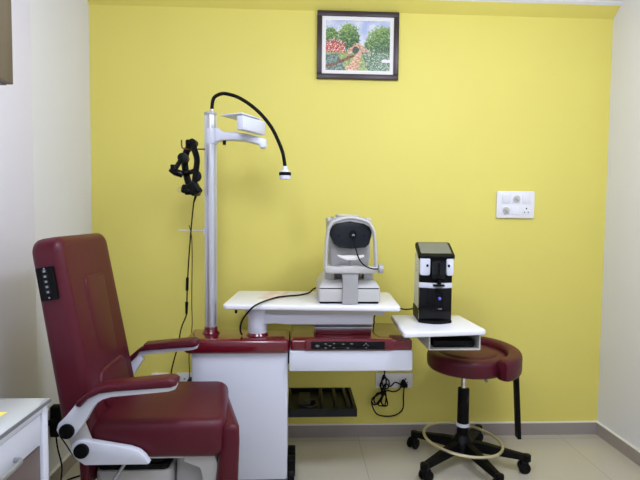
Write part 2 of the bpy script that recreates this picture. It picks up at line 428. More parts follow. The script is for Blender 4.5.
# legrest pad hanging from the front of the seat
b = N(); prism(b, [(-.262, .575), (-.224, .582), (-.205, .57), (-.203, .52), (-.214, .22), (-.225, .205), (-.29, .205), (-.302, .22), (-.27, .52)], -1.135, -.725, 'y', .02, 4); slant(b)
for v in b.verts: v.co.x -= .056*(v.co.y-Y0)/(Y1-Y0)-.016; v.co.z -= .012
obj('legrest', b, M['maroon'], T, ang=60)
# base
b = N(); prism(b, rrect(-.72, -.45, -1.07, -.79, .03), .055, .378, 'z', .01, 2); obj('base_housing', b, M['offwhite'], T)
b = N(); prism(b, rrect(-.71, -.46, -1.066, -.794, .02), .378, .40, 'z', .004, 2); prism(b, rrect(-.70, -.47, -1.06, -.80, .02), .40, .428, 'z', .004, 2); obj('bellows', b, M['black'], T, 'black bellows under the seat')
b = N(); prism(b, [(-.44, .43), (-.33, .43), (-.30, .05), (-.46, .05)], -1.03, -.83, 'y', .02, 3); obj('lift_column', b, M['greyplastic'], T)
b = N(); prism(b, rrect(-.80, -.26, -1.13, -.73, .05), 0, .056, 'z', .012, 2); obj('base_plate', b, M['offwhite'], T)
b = N(); cyl(b, (-.595, -1.10, .43), (-.655, -1.145, .335), .006, seg=12); lv = obj('lever', b, M['steel'], T)
b = N(); cyl(b, (-.640, -1.135, .355), (-.672, -1.158, .305), .011, .015, seg=16, bev=.003); obj('grip', b, M['rubber'], lv)

# ------------------------------------------------------------------ refraction unit
T = thing('refraction_unit', 'white and glossy red optometry unit with pole, arm and swing table', 'optometry unit', (-.27, -.46, 0))
b = N(); prism(b, rrect(-.488, -.043, -.552, -.36, .012), .05, .662, 'z', .004); cab = obj('cabinet_body', b, M['white'], T)
b = N(); prism(b, rrect(-.522, -.034, -.578, -.345, .03, 6), .655, .722, 'z', .02, 4); obj('cabinet_top', b, M['redgloss'], T, 'glossy red cabinet top', ang=50)
b = N(); bx(b, -.044, -.036, -.54, -.40, .60, .655, .002); obj('hinge', b, M['black'], cab)
for cx in (-.44, -.025):
    for cy in (-.50, -.40):
        b = N(); cyl(b, (cx-.016, cy, .045), (cx+.016, cy, .045), .045, seg=24, bev=.006)
        bx(b, cx-.02, cx+.02, cy-.03, cy+.03, .05, .13, .004); obj('caster', b, M['black'], T)
# pole
b = N(); cyl(b, (-.418, -.433, .715), (-.418, -.433, 1.768), .0265, seg=32)
for a in range(0, 360, 45):
    bx(b, -.418+.0255*math.cos(math.radians(a))-.003, -.418+.0255*math.cos(math.radians(a))+.003, -.433+.0255*math.sin(math.radians(a))-.003, -.433+.0255*math.sin(math.radians(a))+.003, .73, 1.76)
pole = obj('pole', b, M['alu'], T, ang=30)
b = N(); cyl(b, (-.418, -.433, 1.762), (-.418, -.433, 1.778), .029, seg=32, bev=.004); obj('pole_cap', b, M['greyplastic'], pole)
b = N(); lathe(b, [(.042, 0), (.042, .006), (.034, .016), (.03, .034), (.027, .036)], (-.418, -.433, .718)); obj('pole_flange', b, M['redgloss'], pole)
b = N(); tube(b, [(-.441, -.44, 1.603), (-.50, -.44, 1.603), (-.535, -.44, 1.603), (-.551, -.44, 1.612), (-.553, -.44, 1.645)], .0035, n=6, seg=8); obj('hook_rod', b, M['copper'], pole, 'copper-coloured hook rod')
b = N(); cyl(b, (-.4465, -.43, 1.198), (-.4465, -.43, 1.23), .0055, seg=10); tube(b, [(-.445, -.43, 1.215), (-.475, -.412, 1.217), (-.575, -.412, 1.217)], .0022, n=4, seg=6)
obj('cable_clip', b, M['white'], pole)
# gooseneck lamp
hose = [(-.411, -.433, 1.775), (-.411, -.433, 1.80), (-.402, -.433, 1.845), (-.364, -.433, 1.866), (-.32, -.433, 1.861), (-.279, -.433, 1.846), (-.226, -.433, 1.813), (-.175, -.433, 1.768), (-.13, -.433, 1.712), (-.098, -.433, 1.65), (-.075, -.433, 1.59), (-.064, -.433, 1.525)]
b = N(); tube(b, hose, .0085, n=8, seg=12); gl = obj('gooseneck_hose', b, M['rubber'], T)
b = N(); cyl(b, (-.411, -.433, 1.775), (-.411, -.433, 1.792), .011, seg=16); obj('hose_collar', b, M['chrome'], gl)
b = N(); lathe(b, [(.011, .062), (.013, .045), (.024, .04), (.026, .032), (.028, .031)], (-.064, -.433, 1.467)); cyl(b, (-.064, -.433, 1.466), (-.064, -.433, 1.485), .027, seg=28, bev=.003); lh = obj('lamp_head', b, M['white'], gl)
b = N(); cyl(b, (-.064, -.433, 1.484), (-.064, -.433, 1.5), .029, seg=28, bev=.002); obj('lamp_band', b, M['black'], gl)
# instrument arm
b = N(); prism(b, [(-.395, 1.70), (-.375, 1.70), (-.355, 1.683), (-.30, 1.684), (-.24, 1.676), (-.165, 1.657), (-.152, 1.648), (-.152, 1.626), (-.158, 1.612), (-.182, 1.612), (-.188, 1.628), (-.25, 1.643), (-.32, 1.647), (-.37, 1.643), (-.395, 1.632)], -.462, -.405, 'y', .006, 3)
arm = obj('instrument_arm', b, M['white'], T, 'white cantilever arm on the pole')
b = N(); cyl(b, (-.413, -.433, 1.628), (-.413, -.433, 1.70), .0295, seg=28, bev=.003); obj('collar', b, M['white'], arm)
b = N(); cyl(b, (-.352, -.44, 1.625), (-.352, -.44, 1.645), .008, seg=12); obj('bolt', b, M['black'], arm)
ang_ = math.atan2(.17, .10)
b = N(); box(b, (-.217, -.515, 1.704), (.175, .036, .062), .004, rot=Matrix.Rotation(ang_, 4, 'Z')); obj('holder_block', b, M['white'], arm)
b = N(); box(b, (-.266, -.505, 1.744), (.15, .12, .006), .002, rot=Matrix.Rotation(ang_, 4, 'Z')); obj('holder_plate', b, M['white'], arm)
b = N(); cyl(b, (-.262, -.582, 1.705), (-.256, -.584, 1.705), .005, seg=10); obj('screw', b, M['black'], arm)
# swing table: red top with keypad, white drawer
b = N(); prism(b, rrect(-.03, .535, -.578, -.217, .012), .672, .720, 'z', .008, 3); st = obj('swing_table', b, M['redgloss'], T, 'glossy red swing table top')
b = N(); prism(b, rrect(.035, .445, .675, .726, .006), -.586, -.565, 'y', .004, 2); obj('keypad_bezel', b, M['redgloss'], st)
b = N(); prism(b, rrect(.062, .405, .680, .717, .003), -.589, -.58, 'y', .002); obj('control_panel', b, M['blackgloss'], st, 'black control panel strip with pale symbols')
def mark(x, z, w, h, r=0):
    b = N(); box(b, (x, -.5895, z), (w*.7, .002, h*.7), rot=Matrix.Rotation(math.radians(r), 4, 'Y')); obj('panel_symbol', b, M['symbol'], st)
mark(.094, .698, .022, .004); mark(.088, .700, .016, .003, -40); mark(.092, .694, .012, .003, 30)
for x, z in ((.131, .707), (.169, .708), (.15, .698), (.131, .688), (.169, .688)): mark(x, z, .014, .004)
for x, z in ((.211, .706), (.25, .707), (.233, .687)): mark(x, z, .016, .004)
mark(.316, .708, .008, .008, 45); mark(.325, .700, .014, .003, 40); mark(.307, .700, .014, .003, -40); mark(.318, .688, .007, .006)
b = N(); prism(b, rrect(-.036, .538, .575, .672, .01), -.577, -.225, 'y', .005, 2); obj('drawer', b, M['white'], st, 'white drawer front below the red top')
# lift column, arm and slide table
b = N(); cyl(b, (-.190, -.47, .722), (-.190, -.47, .848), .046, seg=32, bev=.004); prism(b, [(-.19, .777), (-.10, .783), (-.05, .777), (.36, .777), (.36, .826), (-.10, .826), (-.19, .836)], -.505, -.40, 'y', .004, 2); obj('lift_arm', b, M['white'], T)
b = N(); lathe(b, [(.056, 0), (.054, .006), (.048, .012), (.046, .016)], (-.190, -.47, .719)); obj('column_flange', b, M['redgloss'], T)
b = N(); bx(b, .082, .366, -.47, -.30, .744, .758, .003); bx(b, .10, .28, -.44, -.36, .758, .78); obj('slide_support', b, M['steel'], T)
b = N(); bx(b, .088, .36, -.462, -.30, .719, .745, .004); obj('slide_base', b, M['redgloss'], T)
Rs = rotz((.077, -.365, 0), -3.2)
b = N(); prism(b, rrect(-.335, .487, -.575, -.155, .025, 5), .856, .881, 'z', .008, 3); xform(b, Rs); sl = obj('slide_table', b, M['whitelam'], T, 'white slide table top')
b = N(); bx(b, -.24, .42, -.51, -.22, .826, .857, .004); xform(b, Rs); obj('slide_rail', b, M['offwhite'], sl)
b = N(); bx(b, -.285, -.275, -.53, -.515, .832, .858); xform(b, Rs); obj('stop_pin', b, M['black'], sl)
# side table with open housing
b = N(); prism(b, [(.470, -.672), (.478, -.682), (.852, -.634), (.862, -.622), (.846, -.312), (.838, -.304), (.494, -.294), (.486, -.302)], .756, .781, 'z', .007, 3); sd = obj('side_table', b, M['whitelam'], T, 'small white side table top')
b = N(); bx(b, .602, .842, -.615, -.30, .683, .689); bx(b, .602, .608, -.615, -.30, .689, .757); bx(b, .836, .842, -.615, -.30, .689, .757); bx(b, .608, .836, -.306, -.30, .689, .757); bx(b, .608, .836, -.60, -.306, .748, .757)
obj('housing', b, M['offwhite'], sd, 'off-white open housing under the side table')
b = N(); bx(b, .63, .82, -.595, -.34, .692, .722, .003); obj('power_box', b, M['black'], sd, 'black box inside the housing')
b = N(); bx(b, .53, .606, -.36, -.30, .69, .715, .003); bx(b, .45, .55, -.36, -.30, .675, .712, .003); obj('support_arm', b, M['white'], sd)
# pen / lens tray on the cabinet's side
b = N(); bx(b, -.042, .295, -.47, -.165, .325, .342); bx(b, -.042, .295, -.47, -.456, .342, .362); bx(b, -.042, .295, -.177, -.165, .342, .362); bx(b, -.042, -.03, -.45, -.177, .342, .362); bx(b, .28, .295, -.456, -.177, .342, .362)
for x in (.118, .188, .245): bx(b, x, x+.018, -.456, -.177, .342, .366, .003)
xform(b, Matrix.Translation((0, 0, -.011))); tr = obj('tray', b, M['tray'], T, 'dark grey slotted tray on the cabinet side')
b = N(); bx(b, .01, .07, -.38, -.22, .343, .358, .004); box(b, (.06, -.34, .352), (.11, .02, .016), .004, rot=Matrix.Rotation(.6, 4, 'Z')); tube(b, [(.02, -.40, .356), (.06, -.43, .36), (.10, -.40, .36), (.09, -.3, .358)], .005, n=5); xform(b, Matrix.Translation((0, 0, -.011))); obj('tray_insert', b, M['traywell'], tr)

# label sheet lying on the slide table
b = N(); prism(b, [(-.205, -.392), (-.073, -.415), (-.045, -.185), (-.160, -.155)], .8812, .8822, 'z'); o = tag(obj('instruction_card', b, M['beigepaper']), 'thin beige printed card lying on the left of the white slide table', 'card')
for k in range(5):
    y = -.37+.042*k; x = -.185+.009*k
    for x0, x1 in ((x, x+.045+.02*(k % 2)), (x+.075, x+.10)):
        b = N(); bx(b, x0, x1, y, y+.009, .8822, .8825); obj('print_line', b, M['pink'], o)

# ------------------------------------------------------------------ autorefractor
T = thing('autorefractor', 'grey desktop eye tester with slate visor and chin rest on slide table', 'eye tester', (.243, -.39, .881))
b = N(); prism(b, rrect(.098, .389, -.535, -.215, .012), .891, .952, 'z', .006, 2); base = obj('base', b, M['offwhite'], T)
b = N(); prism(b, rrect(.104, .383, -.528, -.22, .01), .8818, .893, 'z'); obj('foot_plinth', b, M['black'], base)
b = N(); prism(b, rrect(.102, .385, -.531, -.218, .01), .950, .957, 'z'); obj('seam', b, M['black'], base)
b = N()
t = bmesh.new(); L0 = [t.verts.new(p) for p in ((.098, -.535, .955), (.389, -.535, .955), (.389, -.215, .955), (.098, -.215, .955))]
L1 = [t.verts.new(p) for p in ((.122, -.50, .99), (.367, -.50, .99), (.362, -.24, 1.0), (.127, -.24, 1.0))]
t.faces.new(L0[::-1]); t.faces.new(L1)
for i in range(4): t.faces.new((L0[i], L0[(i+1) % 4], L1[(i+1) % 4], L1[i]))
bmesh.ops.bevel(t, geom=t.edges[:], offset=.006, segments=2, affect='EDGES', profile=.5); emit(b, t)
obj('upper_deck', b, M['offwhite'], base)
b = N(); prism(b, [(.209, .884), (.281, .884), (.281, 1.0), (.288, 1.05), (.201, 1.05), (.209, 1.0)], -.552, -.50, 'y', .005, 2); obj('front_column', b, M['greyplastic'], T)
b = N(); prism(b, [(.124, 1.043), (.126, 1.032), (.15, 1.027), (.345, 1.027), (.366, 1.032), (.370, 1.043), (.366, 1.058), (.30, 1.056), (.28, 1.062), (.208, 1.062), (.19, 1.056), (.13, 1.062)], -.56, -.49, 'y', .006, 3); obj('chin_bar', b, M['offwhite'], T)
# arch: uprights and forehead hoop
arch = [(.128, -.535, 1.045), (.131, -.535, 1.12), (.136, -.535, 1.20), (.145, -.535, 1.238), (.172, -.535, 1.268), (.245, -.535, 1.284), (.318, -.535, 1.268), (.345, -.535, 1.238), (.356, -.535, 1.20), (.362, -.535, 1.12), (.366, -.535, 1.045)]
b = N(); tube(b, arch, (.016, .0085), n=6, seg=14); ar = obj('forehead_arch', b, M['offwhite'], T)
b = N(); prism(b, [(.143, 1.225), (.155, 1.243), (.18, 1.258), (.245, 1.269), (.31, 1.258), (.337, 1.243), (.349, 1.225), (.346, 1.20), (.335, 1.16), (.318, 1.145), (.25, 1.139), (.19, 1.145), (.17, 1.16), (.15, 1.20)], -.515, -.47, 'y', .005, 2); vz = obj('visor_window', b, M['slate'], T, 'dark slate visor window')
b = N(); cyl(b, (.257, -.518, 1.207), (.257, -.512, 1.207), .019, seg=24); obj('lens_port', b, M['blackgloss'], vz)
for x in (.19, .31):
    b = N(); cyl(b, (x, -.518, 1.2), (x, -.512, 1.2), .004, seg=10); obj('sensor_dot', b, M['blackgloss'], vz)
b = N(); cyl(b, (.26, -.521, 1.203), (.26, -.517, 1.203), .006, seg=14); obj('lens', b, M['symbol'], vz)
b = N(); prism(b, [(.158, 1.02), (.335, 1.02), (.348, 1.10), (.350, 1.26), (.325, 1.288), (.17, 1.288), (.145, 1.26), (.148, 1.10)], -.475, -.26, 'y', .014, 3); obj('measuring_head', b, M['greyplastic'], T)
b = N(); prism(b, [(.19, .99), (.30, .99), (.31, 1.03), (.18, 1.03)], -.45, -.27, 'y', .004); obj('head_mount', b, M['greyplastic'], T)
b = N(); prism(b, rrect(.19, .30, -.42, -.28, .03), 1.285, 1.30, 'z', .004, 2); bx(b, .14, .165, -.44, -.30, 1.265, 1.283, .004); bx(b, .33, .355, -.44, -.30, 1.265, 1.283, .004); obj('top_cover', b, M['offwhite'], T)
# chin rest
b = N(); cyl(b, (.245, -.545, 1.055), (.245, -.545, 1.1), .008, seg=14); cr = obj('chinrest_stem', b, M['steel'], T)
b = N(); prism(b, [(.183, 1.112), (.21, 1.108), (.245, 1.104), (.28, 1.108), (.307, 1.112), (.303, 1.105), (.28, 1.096), (.265, 1.09), (.225, 1.09), (.21, 1.096), (.187, 1.105)], -.57, -.515, 'y', .004, 2)
for v in b.verts:
    if abs(v.co.x-.245) < .03 and v.co.z > 1.103: v.co.z += .006
obj('chinrest_cup', b, M['paper'], cr, 'white chin rest cup')
b = N(); cyl(b, (.366, -.52, 1.046), (.382, -.52, 1.046), .013, seg=18); cyl(b, (.38, -.52, 1.046), (.402, -.52, 1.046), .022, seg=24, bev=.004); obj('height_knob', b, M['greyplastic'], T)
for x in (.152, .338):
    b = N(); bx(b, x-.022, x+.022, -.49, -.40, .985, 1.028, .006); obj('carriage_block', b, M['offwhite'], T)
b = N(); tube(b, [(.26, -.523, 1.20), (.263, -.56, 1.16), (.272, -.575, 1.12), (.288, -.578, 1.085), (.315, -.576, 1.062), (.345, -.575, 1.052), (.372, -.56, 1.05)], .0032, n=7, seg=7); obj('occluder_cord', b, M['rubber'], T)
b = N(); tube(b, [(-.262, -.50, .729), (-.262, -.56, .765), (-.25, -.612, .815), (-.222, -.618, .858), (-.183, -.59, .889), (-.11, -.415, .889), (-.05, -.36, .889), (.01, -.33, .889), (.06, -.26, .89), (.085, -.20, .90), (.12, -.205, .915), (.13, -.225, .915)], .0042, n=8, seg=8); obj('power_cable', b, M['rubber'], T)

# ------------------------------------------------------------------ lensmeter
lc = Vector((.672, -.395, .7818)); Rl = Matrix.Translation(lc) @ Matrix.Rotation(math.radians(-5), 4, 'Z') @ Matrix.Diagonal((.9, .95, 1.025, 1))
T = thing('lensmeter', 'white and black upright lens meter with tilted screen on side table', 'lens meter', tuple(lc))
def lob(name, b, m, parent, label=None, ang=35):
    xform(b, Rl); return obj(name, b, m, parent, label, ang)
def front(w, y, bulge, n=8):
    return [(-w+2*w*k/n, y-bulge*math.sin(PI*k/n)) for k in range(n+1)]
b = N(); prism(b, [(-.086, .10)]+front(.088, -.10, .035)+[(.086, .10)], 0, .014, 'z', .003); lob('foot', b, M['black'], T)
b = N(); prism(b, [(-.082, .10), (-.085, -.088), (-.06, -.10), (.06, -.10), (.085, -.088), (.082, .10)], .013, .317, 'z', .004, 2); lob('body', b, M['white'], T)
b = N(); prism(b, [(-.087, .10), (-.087, .02), (-.087, -.06), (-.082, -.06), (-.082, .10)], .013, .06, 'z'); lob('side_base_panel', b, M['black'], T)
b = N(); prism(b, [(-.0862, -.07)]+front(.0862, -.096, .02)+[(.0862, -.07)], .012, .165, 'z', .003); lp = lob('lower_front', b, M['blackgloss'], T, 'glossy black lower front')
b = N(); bx(b, -.012, .04, -.122, -.108, .06, .15, .004); lob('lens_slot', b, M['black'], lp)
b = N(); tube(b, [(.0, -.118, .07), (.03, -.122, .07)], .003, n=2); lob('slot_rail', b, M['greyedge'], lp)
b = N(); sph(b, (.017, -.124, .119), .008); lob('blue_lamp', b, M['blue'], lp, 'small blue glowing lens')
b = N(); prism(b, [(-.088, -.08)]+front(.088, -.097, .026)+[(.088, -.08)], .166, .19, 'z', .004, 2); bnd = lob('lens_table', b, M['white'], T)
b = N(); prism(b, rrect(-.02, .04, -.15, -.11, .01), .178, .186, 'z', .002); cyl(b, (.012, -.13, .182), (.012, -.13, .205), .012, .008, seg=18); cyl(b, (.012, -.13, .155), (.012, -.13, .166), .016, .02, seg=18); lob('lens_holder', b, M['black'], bnd)
b = N(); prism(b, [(-.0862, -.07)]+front(.0862, -.096, .018)+[(.0862, -.07)], .191, .30, 'z', .003); lob('upper_front', b, M['black'], T, 'black upper front')
for x0, x1, dx in ((-.088, -.034, -.05), (.05, .088, .063)):
    b = N(); prism(b, rrect(x0, x1, .226, .318, .012), -.119, -.088, 'y', .004, 2); lo = lob('side_lobe', b, M['white'], T)
    b = N(); cyl(b, (dx, -.122, .272), (dx, -.116, .272), .0065, seg=16); lob('sensor_dot', b, M['black'], lo)
b = N(); prism(b, [(-.11, .305), (-.135, .29), (-.145, .235), (-.13, .21), (-.09, .215), (-.09, .31)], -.026, .042, 'x', .006, 2); hd = lob('marking_head', b, M['tray'], T, 'dark grey marking head')
b = N(); bx(b, .0, .012, -.147, -.14, .225, .285); lob('head_highlight_strip', b, M['blackgloss'], hd)
sc = Matrix.Translation((0, -.055, .333)) @ Matrix.Rotation(math.radians(22), 4, 'X')
b = N(); prism(b, rrect(-.096, .096, -.07, .085, .016), -.012, .012, 'z', .006, 3); xform(b, sc); tb = lob('screen_housing', b, M['black'], T)
b = N(); prism(b, rrect(-.081, .081, -.045, .072, .004), .0115, .0135, 'z'); xform(b, sc); lob('screen', b, M['screen'], tb)
b = N(); bx(b, -.06, .06, -.02, .06, .30, .325, .004); lob('screen_mount', b, M['black'], T)
b = N()
for k, w in enumerate((.018, .01, .016, .008)): bx(b, -.0856, -.0848, .0+.002*k, .0+w, .235+.014*k, .24+.014*k)
lob('side_print', b, M['greyedge'], T)
b = N(); tube(b, [(.625, -.225, .80), (.58, -.222, .795), (.54, -.225, .802), (.50, -.21, .80), (.455, -.19, .80), (.42, -.18, .75), (.42, -.18, .70)], .0038, n=7, seg=7); obj('power_cable', b, M['rubber'], T)

# ------------------------------------------------------------------ headset on the hook
T = thing('ophthalmoscope_headset', 'black examination headset hanging from the hook on the pole', 'headset', (-.51, -.44, 1.40))
def band(pts, w, t_): 
    b = N(); tube(b, pts, (w, t_), n=8, seg=10); return b
obj('headband', band([(-.50, -.46, 1.632), (-.488, -.47, 1.60), (-.474, -.475, 1.55), (-.481, -.47, 1.49), (-.49, -.46, 1.44), (-.50, -.44, 1.415)], .009, .019), M['black'], T)
obj('headband', band([(-.505, -.415, 1.628), (-.535, -.405, 1.60), (-.547, -.40, 1.55), (-.543, -.40, 1.50), (-.53, -.405, 1.45), (-.512, -.42, 1.41)], .009, .018), M['black'], T)
b = N(); box(b, (-.506, -.44, 1.628), (.048, .055, .034), .008, 3); cyl(b, (-.497, -.475, 1.632), (-.497, -.40, 1.632), .016, seg=20, bev=.003); tk = obj('top_buckle', b, M['black'], T)
b = N(); cyl(b, (-.55, -.44, 1.562), (-.55, -.385, 1.562), .024, seg=22, bev=.004); obj('tension_knob', b, M['tray'], T)
b = N(); tube(b, [(-.555, -.435, 1.555), (-.57, -.44, 1.53), (-.582, -.445, 1.508)], .011, n=5); ao = obj('optics_arm', b, M['black'], T)
b = N(); cyl(b, (-.60, -.445, 1.488), (-.578, -.445, 1.514), .018, seg=20, bev=.003); cyl(b, (-.588, -.445, 1.495), (-.548, -.445, 1.482), .017, seg=20, bev=.003); box(b, (-.59, -.445, 1.512), (.024, .03, .032), .004); obj('optics_head', b, M['blackgloss'], T)
b = N(); tube(b, [(-.57, -.44, 1.488), (-.54, -.42, 1.492), (-.515, -.42, 1.496), (-.49, -.45, 1.50)], .012, n=5, seg=10); obj('cross_strap', b, M['black'], T)
b = N(); sph(b, (-.478, -.445, 1.475), .024, (.8, 1, 1.1)); obj('side_knob', b, M['tray'], T)
b = N(); box(b, (-.508, -.44, 1.408), (.085, .075, .042), .012, 3, Matrix.Rotation(math.radians(12), 4, 'Y')); box(b, (-.490, -.455, 1.415), (.05, .06, .06), .01, 3, Matrix.Rotation(math.radians(-30), 4, 'Y')); cyl(b, (-.53, -.47, 1.402), (-.505, -.47, 1.402), .017, seg=18, bev=.003); cyl(b, (-.472, -.48, 1.41), (-.461, -.48, 1.395), .02, .018, seg=18, bev=.003); bb = obj('battery_block', b, M['black'], T)
b = N(); tube(b, [(-.56+.012*math.cos(k*PI/5), -.44, 1.41+.011*math.sin(k*PI/5)) for k in range(10)], .0018, n=2, seg=6, closed=True); obj('wire_ring', b, M['steel'], bb)
b = N(); cyl(b, (-.484, -.44, 1.392), (-.497, -.44, 1.35), .007, .004, seg=12); tube(b, [(-.497, -.44, 1.352), (-.508, -.43, 1.27), (-.519, -.42, 1.169), (-.534, -.40, 1.023), (-.546, -.38, .85), (-.555, -.35, .79), (-.585, -.33, .72), (-.61, -.3, .62), (-.66, -.25, .45), (-.69, -.2, .2), (-.70, -.15, .012), (-.80, -.2, .008)], .0034, n=7, seg=7); cyl(b, (-.538, -.398, .985), (-.542, -.39, .92), .007, seg=10, bev=.002); cyl(b, (-.546, -.38, .86), (-.552, -.36, .80), .008, .006, seg=10); obj('cord', b, M['rubber'], T)

# thin cable from the pole clip to the wall socket
T = thing('charger_cord', 'thin dark cord running down the wall to the socket beside cabinet', 'cord', (-.59, -.03, .34))
b = N(); tube(b, [(-.528, -.40, 1.24), (-.527, -.35, 1.18), (-.542, -.27, 1.05), (-.56, -.2, .84), (-.567, -.16, .70), (-.585, -.12, .60), (-.60, -.09, .50), (-.60, -.08, .42), (-.605, -.06, .38), (-.61, -.05, .35)], .0022, n=7, seg=6); obj('cable', b, M['rubber'], T)
b = N(); box(b, (-.612, -.034, .342), (.024, .032, .05), .005, 2, Matrix.Rotation(math.radians(30), 4, 'Y')); obj('plug', b, M['rubber'], T)

# ------------------------------------------------------------------ stool
sc_ = Vector((.876, -.31, 0))
T = thing('exam_stool', 'round maroon swivel stool with curved arm pad and foot ring', 'stool', tuple(sc_))
S = lambda x, y, z: (sc_.x+x, sc_.y+y, z)
b = N(); lathe(b, [(.18, 0), (.193, .004), (.201, .014), (.204, .03), (.204, .062), (.2, .076), (.19, .085), (.17, .089), (.08, .09), (.001, .09)], S(.012, 0, .503), 48); seat = obj('seat', b, M['maroon'], T, ang=70)
b = N(); lathe(b, [(.15, 0), (.155, .006), (.150, .012), (.13, .016), (.001, .017)], S(.012, 0, .584), 48); obj('seat_disc', b, M['maroon'], seat, ang=70)
b = N(); cyl(b, S(.012, 0, .485), S(.012, 0, .505), .12, seg=32); obj('seat_plate', b, M['black'], T)
# arm pad: swept rounded block
pts = []
for k in range(25):
    a = math.radians(-66+161*k/24); pts.append(S(.014+.232*math.cos(a), .232*math.sin(a), .567+.008*math.sin(a)))
b = N(); t = bmesh.new(); rs = []
for k, p in enumerate(pts):
    a = math.radians(-66+161*k/24); d = Vector((math.cos(a), math.sin(a), 0)); e = min(k, 24-k)
    g = (.86, .97, 1)[min(e, 2)]
    rs.append([t.verts.new(Vector(p)+d*u*g+Vector((0, 0, w*g))) for u, w in rrect(-.036, .036, -.06, .048, .022, 4)])
for A, B in zip(rs, rs[1:]):
    for i in range(len(A)): t.faces.new((A[i], A[(i+1) % len(A)], B[(i+1) % len(A)], B[i]))
t.faces.new(rs[0][::-1]); t.faces.new(rs[-1]); bmesh.ops.recalc_face_normals(t, faces=t.faces); emit(b, t)
obj('arm_pad', b, M['maroon'], T, 'maroon curved arm pad wrapping the seat', ang=80)
b = N(); bx(b, 1.118, 1.142, -.35, -.318, .478, .512, .003); prism(b, [(-.352, .50), (-.318, .50), (-.314, .138), (-.350, .133)], 1.122, 1.142, 'x', .002)
xform(b, Matrix.Translation((1.14, -.33, .48)) @ Matrix.Rotation(math.radians(-4), 4, 'Y') @ Matrix.Translation((-1.13, .33, -.48))); lb = obj('support_bar', b, M['black'], T)
b = N(); bx(b, .90, 1.13, -.36, -.32, .489, .501, .002); obj('bracket', b, M['black'], T)
b = N(); cyl(b, S(.065, -.12, .49), S(.065, -.14, .478), .007, seg=12); obj('release_knob', b, M['steel'], T)
b = N(); cyl(b, S(0, 0, .38), S(0, 0, .49), .0145, seg=20); obj('gas_piston', b, M['chrome'], T)
b = N(); cyl(b, S(0, 0, .10), S(0, 0, .395), .031, .0295, seg=28, bev=.003); obj('column', b, M['black'], T)
b = N(); lathe(b, [(.05, .06), (.062, .075), (.06, .11), (.045, .13), (.034, .145), (.031, .15)], S(0, 0, 0), 32); hub = obj('hub', b, M['black'], T)
for k in range(5):
    a = math.radians((-22, 53, 143, 217, 284)[k]); rl = (.315, .29, .27, .315, .31)[k]/.30; d = Vector((math.cos(a), math.sin(a), 0)); n_ = Vector((-d.y, d.x, 0))
    b = N(); t = bmesh.new(); rs = []
    for r, w, zt, zb in ((.03, .028, .122, .07), (.12, .024, .116, .072), (.24, .02, .098, .068), (.30, .018, .09, .066)):
        rs.append([t.verts.new(sc_+d*r*rl+n_*s*w*q+Vector((0, 0, z))) for s, q, z in ((-1, 1, zb), (1, 1, zb), (1, .7, zt), (-1, .7, zt))])
    for A, B in zip(rs, rs[1:]):
        for i in range(4): t.faces.new((A[i], A[(i+1) % 4], B[(i+1) % 4], B[i]))
    t.faces.new(rs[0][::-1]); t.faces.new(rs[-1]); bmesh.ops.recalc_face_normals(t, faces=t.faces); emit(b, t)
    cyl(b, sc_+d*.30*rl+Vector((0, 0, .06)), sc_+d*.30*rl+Vector((0, 0, .092)), .021, seg=18, bev=.003)
    leg = obj('leg', b, M['black'], T)
    b = N(); sw = math.radians([100, 60, -10, 80, 130][k])+a; q = Vector((math.cos(sw), math.sin(sw), 0)); off = Vector((-q.y, q.x, 0))*.012
    c0 = sc_+d*.30*rl+off+Vector((0, 0, .029))
    for s in (-1, 1): cyl(b, c0+q*s*.009, c0+q*s*.026, .029, seg=24, bev=.005)
    box(b, c0+Vector((0, 0, .014)), (.046, .042, .04), .012, 3, Matrix.Rotation(sw, 4, 'Z')); cyl(b, c0+q*-.012, c0+q*.012, .02, seg=16)
    obj('caster', b, M['black'], leg)
ringpts = [S(.20*math.cos(2*PI*k/48), .20*math.sin(2*PI*k/48), .122-.08*.20*math.cos(2*PI*k/48)) for k in range(48)]
b = N(); tube(b, ringpts, .0075, raw=True, seg=10, closed=True); fr = obj('foot_ring', b, M['brass'], T, 'pale metal foot ring')
b = N(); cyl(b, S(0, 0, .195), S(0, 0, .212), .0345, seg=28); obj('ring_collar', b, M['white'], fr)
# ------------------------------------------------------------------ side desk at lower left
T = thing('side_cabinet', 'white side cabinet with glass top, drawer and brown panel, bottom left', 'cabinet', (-.93, -1.75, 0))
dx0, dx1, dy0, dy1 = XL+.026, -.732, -2.20, -1.352
b = N(); bx(b, dx0, dx1-.012, dy0, dy1-.012, .04, .738, .002); car = obj('carcass', b, M['white'], T)
b = N(); bx(b, dx0, dx1-.03, dy0+.02, dy1-.03, 0, .042); obj('plinth', b, M['greyedge'], T)
b = N(); bx(b, dx1-.014, dx1, dy1-.034, dy1-.004, .01, .738, .002); bx(b, dx1-.014, dx1, dy0, dy0+.03, .01, .738, .002); bx(b, dx1-.014, dx1, dy0+.03, dy1-.034, .722, .738, .001); obj('front_frame', b, M['white'], T)
b = N(); bx(b, dx0, dx1+.004, dy0, dy1, .739, .751, .001); tp = obj('table_top', b, M['glasstop'], T, 'glossy glass-covered white top')
b = N(); bx(b, dx1+.002, dx1+.007, dy0, dy1, .740, .750); bx(b, dx0, dx1+.007, dy1-.001, dy1+.003, .740, .750); obj('edge_trim', b, M['greyedge'], tp)
b = N(); bx(b, dx1-.014, dx1-.003, dy0+.034, dy1-.040, .632, .718, .002); dr = obj('drawer', b, M['white'], T)
b = N(); tube(b, [(dx1-.004, -1.525, .652), (dx1+.018, -1.532, .655), (dx1+.024, -1.56, .655), (dx1+.024, -1.62, .655), (dx1+.018, -1.655, .655), (dx1-.004, -1.662, .652)], (.005, .0075), n=6, seg=10); obj('handle', b, M['steel'], dr)
